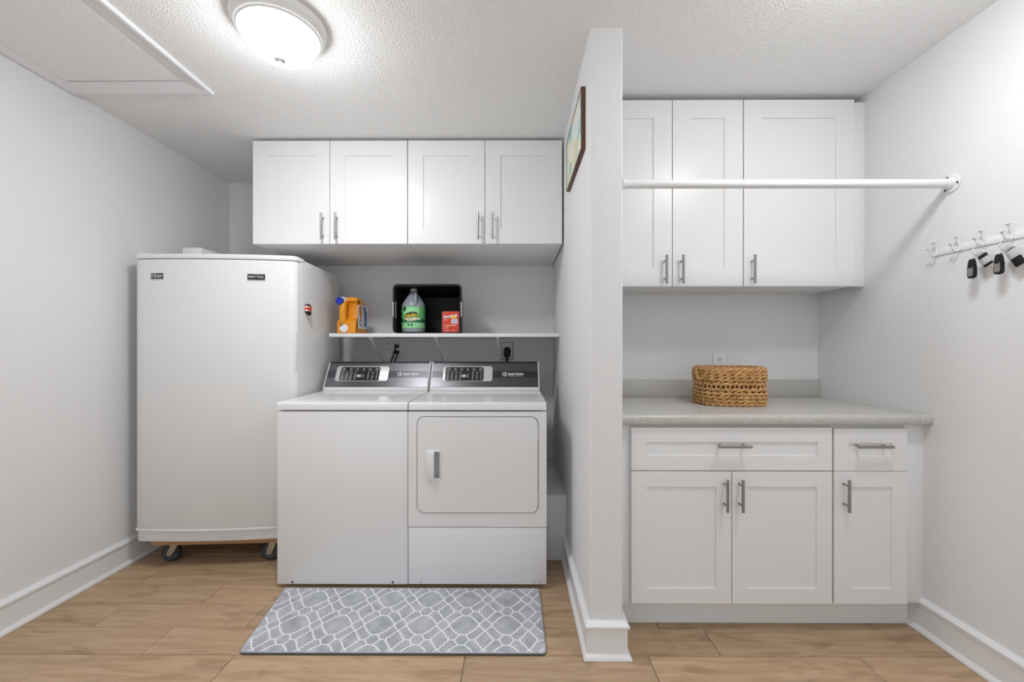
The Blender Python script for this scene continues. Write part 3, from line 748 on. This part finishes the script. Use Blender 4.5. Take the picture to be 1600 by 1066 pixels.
# ------------------------------------------------------------------ hanging rod
t = thing('closet_rod', 'white hanging rod from the partition to the right wall', 'rod', (1.07, 1.648, 1.8415))
obj('rod', B().cyl((PR+.002, 1.648, 1.8415), (XR-.004, 1.648, 1.8415), .0168, n=32), M['trim'], t)
for x, s in ((XR, -1), (PR, 1)):
    b = B().cyl((x+s*.0005, 1.648, 1.8415), (x+s*.005, 1.648, 1.8415), .036, n=36, bev=.0015).cyl((x+s*.004, 1.648, 1.8415), (x+s*.020, 1.648, 1.8415), .0215, .0195, n=32)
    fl = obj('flange', b, M['trim'], t)
    for a in (70, 190, 310):
        yy, zz = 1.648+.028*math.cos(R(a)), 1.8415+.028*math.sin(R(a))
        obj('screw', B().cyl((x+s*.0045, yy, zz), (x+s*.0062, yy, zz), .0042, n=14), M['dark'], fl)

# ------------------------------------------------------------------ hook rail with keys
t = thing('hook_rail', 'white rail of small double hooks on the right wall', 'hook rail', (XR, 1.55, 1.58))
obj('rail', B().box(XR-.0045, XR-.0003, 1.28, 1.7215, 1.568, 1.592, .001), M['trim'], t)
HY = [1.697, 1.612, 1.527, 1.442, 1.357]
def hookmesh(y):
    b = B()
    x = XR-.006; z = 1.580
    b.tube([(x, y, z+.0), (x-.003, y, z-.008), (x-.012, y, z-.0135), (x-.022, y, z-.010), (x-.030, y, z+.002), (x-.034, y, z+.012)], lambda u: .0032, 8)
    b.tube([(x, y, z-.004), (x-.002, y, z+.012), (x-.006, y, z+.026), (x-.012, y, z+.038)], lambda u: .0032, 8)
    b.cyl((x-.033, y, z+.009), (x-.037, y, z+.018), .0035, .0075, n=14); b.cyl((x-.011, y, z+.035), (x-.016, y, z+.045), .0035, .008, n=14)
    return b
for y in HY: obj('hook', hookmesh(y), M['trim'], t)
def fob(b_, x, y, z0, z1, w, mi, tilt=0): pass
def keyset(y, label, second):
    x = XR-.030
    t = thing('key_ring', label, 'keys', (x, y, 1.55), group='car keys on the hook rail')
    ring = [(x+.002+.004*math.sin(a), y+.019*math.cos(a), 1.5515+.019*math.sin(a)) for a in [2*math.pi*k/28 for k in range(28)]]
    obj('ring', B().tube(ring, .0013, 8, closed=True), M['chrome'], t)
    obj('ring', B().tube([(x-.004+.008*math.cos(a), y+.006+.003*math.cos(a), 1.528+.009*math.sin(a)) for a in [2*math.pi*k/20 for k in range(20)]], .0011, 8, closed=True), M['chrome'], t)
    # fob: faces the room
    fx = lambda p: Vector((x-.010-p.z, y+.010+p.x, p.y))
    sh = [(x_*.80, z_) for x_, z_ in [(-.0075, 1.520), (.0075, 1.520), (.0125, 1.508), (.016, 1.488), (.0165, 1.462), (.013, 1.452), (0, 1.449), (-.013, 1.452), (-.0165, 1.462), (-.016, 1.488), (-.0125, 1.508)]]
    fb_ = obj('key_fob', B().prism(sh, -.006, .006, fn=fx, bev=.002), M['black'], t)
    obj('fob_plate', B().prism([(-.009, 1.490), (0, 1.485), (.009, 1.490), (.0095, 1.463), (.006, 1.457), (-.006, 1.457), (-.0095, 1.463)], .0058, .0075, fn=fx), M['steel'], fb_)
    obj('fob_cap', B().box(-.006, .006, 1.516, 1.523, -.005, .005, .001, fn=fx), M['chrome'], fb_)
    a = R(28)
    def fq(p, a=a): return Vector((x+.004-p.z, y-.010-(p.x*math.cos(a)-p.y*math.sin(a)), 1.532+p.x*math.sin(a)+p.y*math.cos(a)))
    L = .046 if not second else .066
    tg = obj('tag', B().box(-.0145, .0145, -L, 0, -.0035, .0035, .001, fn=fq), M['black'], t)
    obj('clasp', B().box(-.0160, .0160, -.036 if second else -.040, -.004 if second else -.014, -.0045, .0045, .001, fn=fq), M['silver'], tg)
keyset(HY[2], 'car keys with a black fob on the middle hook, left of the other set', False)
keyset(HY[3], 'car keys with a black fob and wide silver clasp, nearest the frame edge', True)

# ------------------------------------------------------------------ woven basket
bx, by, bz, ba = 1.063, 2.068, .9186, R(-5)
t = thing('basket', 'low woven natural fibre basket with loop handle on the countertop', 'basket', (bx, by, bz), ba, local=True)
def bpath(sx, sy, n=220, e=3.2):
    o = []
    for k in range(n):
        a = 2*math.pi*k/n; c_, s_ = math.cos(a), math.sin(a)
        o.append(Vector((sx*math.copysign(abs(c_)**(2/e), c_), sy*math.copysign(abs(s_)**(2/e), s_), 0)))
    return o
def resample(p, n):
    L = [0]; N = len(p)
    for i in range(N): L.append(L[-1]+(p[(i+1) % N]-p[i]).length)
    o = []; i = 0
    for k in range(n):
        d = L[-1]*k/n
        while L[i+1] < d: i += 1
        f = (d-L[i])/max(1e-9, L[i+1]-L[i]); o.append(p[i]+(p[(i+1) % N]-p[i])*f)
    return o, L[-1]
def rope(b, sx, sy, z, r, turns, phase, mi=0):
    # two strands twisted around each other along the oval
    NP = 300
    P, _ = resample(bpath(sx, sy), NP)
    for st in (0, 1):
        pts = []
        for k, p in enumerate(P):
            tt = (P[(k+1) % NP]-P[k-1]).normalized(); nn = Vector((tt.y, -tt.x, 0))
            g = 2*math.pi*turns*k/NP+phase+math.pi*st
            pts.append(p+nn*r*.55*math.cos(g)+Vector((0, 0, z+r*.50*math.sin(g))))
        b.tube(pts, lambda u, st=st: r*.56*(1+.16*math.sin(turns*12.57*u+st)), 7, mi, closed=True)
HX, HYY = .150, .118
def bulge(z): return 1+.018*math.sin(z/.19*math.pi)+0
wv = B(); rnd = random.Random(5)
# added inner wall, its dark colour paints shade between the rope rows
P, _ = resample(bpath(HX*.955, HYY*.945), 96); vs = []; fs = []
for z in (.002, .178):
    for p in P: vs.append((p.x, p.y, z))
for k in range(96): k2 = (k+1) % 96; fs.append((k, k2, 96+k2, 96+k))
core = B().raw(vs, fs); core.raw([(p.x, p.y, .003) for p in P], [tuple(range(96))])
obj('gap_shade_wall', core, M['strawshade'], t)
zs = [.0095, .0260, .0425, .059]+[.1250, .1405, .1560, .1700]
for i, z in enumerate(zs): rope(wv, HX*bulge(z), HYY*bulge(z), z, .0088, 14+rnd.randint(-2, 2), rnd.random()*6)
for z in (.0775, .1055): rope(wv, HX*.985, HYY*.98, z, .0090, 11, rnd.random()*6)
# open work posts
P, _ = resample(bpath(HX*1.0, HYY*1.0), 46)
for k, p in enumerate(P):
    q = P[(k+1) % 46]
    for a, c_ in ((p, q), (q, p)): wv.tube([(a.x, a.y, .070), ((a.x+c_.x)/2*1.015, (a.y+c_.y)/2*1.015, .092), (c_.x, c_.y, .119)], .0030, 5)
obj('weave', wv, M['straw'], t)
rm = B(); rope(rm, HX*.97, HYY*.96, .1795, .0060, 30, 1)
obj('rim', rm, M['straw'], t)
for s in (-1, 1):
    P, _ = resample(bpath(HX*1.10, HYY*1.13), 200); c0 = 100+14 if s < 0 else 14; pts = []
    for k in range(17):
        q = P[int(round(c0+8-16*k/16+0))]; pts.append((q.x*(1+.02*math.sin(math.pi*k/16)), q.y*(1+.02*math.sin(math.pi*k/16)), .176-.050*math.sin(math.pi*k/16)**.6))
    hb = B()
    for st in (0, math.pi):
        hb.tube([(p[0]+.0035*math.cos(k*1.1+st), p[1], p[2]+.0035*math.sin(k*1.1+st)) for k, p in enumerate(pts)], .0042, 7)
    obj('handle', hb, M['straw'], t)

# ------------------------------------------------------------------ floor mat with trellis pattern
RX0, RX1, RY0, RY1, RT = -1.071, .1275, 1.612, 2.052, .011
t = thing('floor_mat', 'grey floor mat with white trellis pattern in front of washer and dryer', 'mat', (-.47, 1.83, 0))
def rugshape(inset=0):
    o = []
    for x, y in rrect(RX0+inset, RX1-inset, RY0+inset, RY1-inset, .022-inset, 5):
        if x < -.9: x -= .060*(y-RY0)/(RY1-RY0)*min(1, (-.9-x)/.1)
        o.append((x, y))
    return o
A = .1815; X0, Y0 = -.2115, 1.776
Q1 = [(.345, 0), (.342, .035), (.318, .085), (.268, .112), (.268, .160), (.222, .178), (.222, .226), (.172, .238), (.160, .288), (.110, .300), (.078, .34), (0, .34)]
Q2 = [(.19, 0), (.19, .075), (.132, .082), (.128, .145), (.085, .175), (.062, .235), (0, .30)]
def sym(q):
    a = q[:]; b_ = [(-x, y) for x, y in reversed(q)][1:]; top = a+b_
    return top+[(x, -y) for x, y in reversed(top)][1:-1]
polys = []
for i in range(-7, 4):
    for j in range(-2, 3):
        cx_, cy_ = X0+A*i, Y0+A*j
        polys.append([(cx_+A*x, cy_+A*y) for x, y in sym(Q1)]+[(cx_+A*.345, cy_)])
        ex, ey = cx_+A/2, cy_+A/2
        polys.append([(ex+A*x, ey+A*y) for x, y in sym(Q2)]+[(ex+A*.19, ey)])
        # lens between neighbours in a row
        for s in (-1, 1):
            polys.append([(cx_+A*.345, cy_), (cx_+A*.42, cy_+s*A*.12), (cx_+A*.5, cy_+s*A*.2)])
            polys.append([(cx_+A*.655, cy_), (cx_+A*.58, cy_+s*A*.12), (cx_+A*.5, cy_+s*A*.2)])
        # hexagon between rows, tied to the small motif
        for s in (-1, 1):
            polys.append([(cx_+s*A*.075, cy_+A*.34), (cx_+s*A*.167, cy_+A*.5), (cx_+s*A*.075, cy_+A*.66)])
            polys.append([(cx_+s*A*.167, cy_+A*.5), (cx_+s*A*.31, cy_+A*.5)])
obj('mat_base', B().prism(rugshape(), .0005, .0085), M['rugedge'], t, label='dark underside of the mat')
import numpy as np
seg = np.array([(p[0], p[1], q[0], q[1]) for pl in polys for p, q in zip(pl[:-1], pl[1:])])
NX, NY = 480, 190
def left_at(y): return RX0-.060*(y-RY0)/(RY1-RY0)
rc = .020
vs = []; U = []
for j in range(NY+1):
    y = RY0+.0008+(RY1-RY0-.0016)*j/NY
    # rounded corners: pull row ends in
    dy = min(y-RY0, RY1-y); ins = rc-math.sqrt(max(0, rc*rc-(rc-dy)**2)) if dy < rc else 0
    xl, xr = left_at(y)+.0008+ins, RX1-.0008-ins
    for i in range(NX+1):
        x = xl+(xr-xl)*i/NX; ed = min(x-xl, xr-x, dy)
        vs.append((x, y, RT-.0025*max(0, 1-ed/.003)**2)); U.append((x, y, ed))
U = np.array(U); D = np.full(len(U), .05)
for x0, y0, x1, y1 in seg:
    m_ = (U[:, 0] > min(x0, x1)-.012) & (U[:, 0] < max(x0, x1)+.012) & (U[:, 1] > min(y0, y1)-.012) & (U[:, 1] < max(y0, y1)+.012)
    P_ = U[m_, :2]
    if not len(P_): continue
    d = np.array((x1-x0, y1-y0)); L2 = max(1e-12, d @ d); k = np.clip(((P_-(x0, y0)) @ d)/L2, 0, 1)
    D[m_] = np.minimum(D[m_], np.hypot(*(P_-(np.array((x0, y0))+k[:, None]*d)).T))
D[U[:, 2] < .006] = .05
fs = [(j*(NX+1)+i, j*(NX+1)+i+1, (j+1)*(NX+1)+i+1, (j+1)*(NX+1)+i) for j in range(NY) for i in range(NX)]
o = obj('mat_surface', B().raw(vs, fs), M['rug'], t, smooth=0, label='grey woven top with white trellis lines')
at = o.data.attributes.new('trellis', 'FLOAT', 'POINT'); at.data.foreach_set('value', D.astype(np.float32))
nt, bs = nodes(M['rug']); an = nt.nodes.new('ShaderNodeAttribute'); an.attribute_name = 'trellis'
mr = nt.nodes.new('ShaderNodeMapRange'); mr.inputs['From Min'].default_value = .0022; mr.inputs['From Max'].default_value = .0036; mr.inputs['To Min'].default_value = 1; mr.inputs['To Max'].default_value = 0
nt.links.new(an.outputs['Fac'], mr.inputs['Value'])
mx = nt.nodes.new('ShaderNodeMixRGB'); old = bs.inputs['Base Color'].links[0].from_socket
nt.links.new(mr.outputs[0], mx.inputs[0]); nt.links.new(old, mx.inputs[1]); mx.inputs[2].default_value = (.84, .85, .88, 1); nt.links.new(mx.outputs[0], bs.inputs['Base Color'])
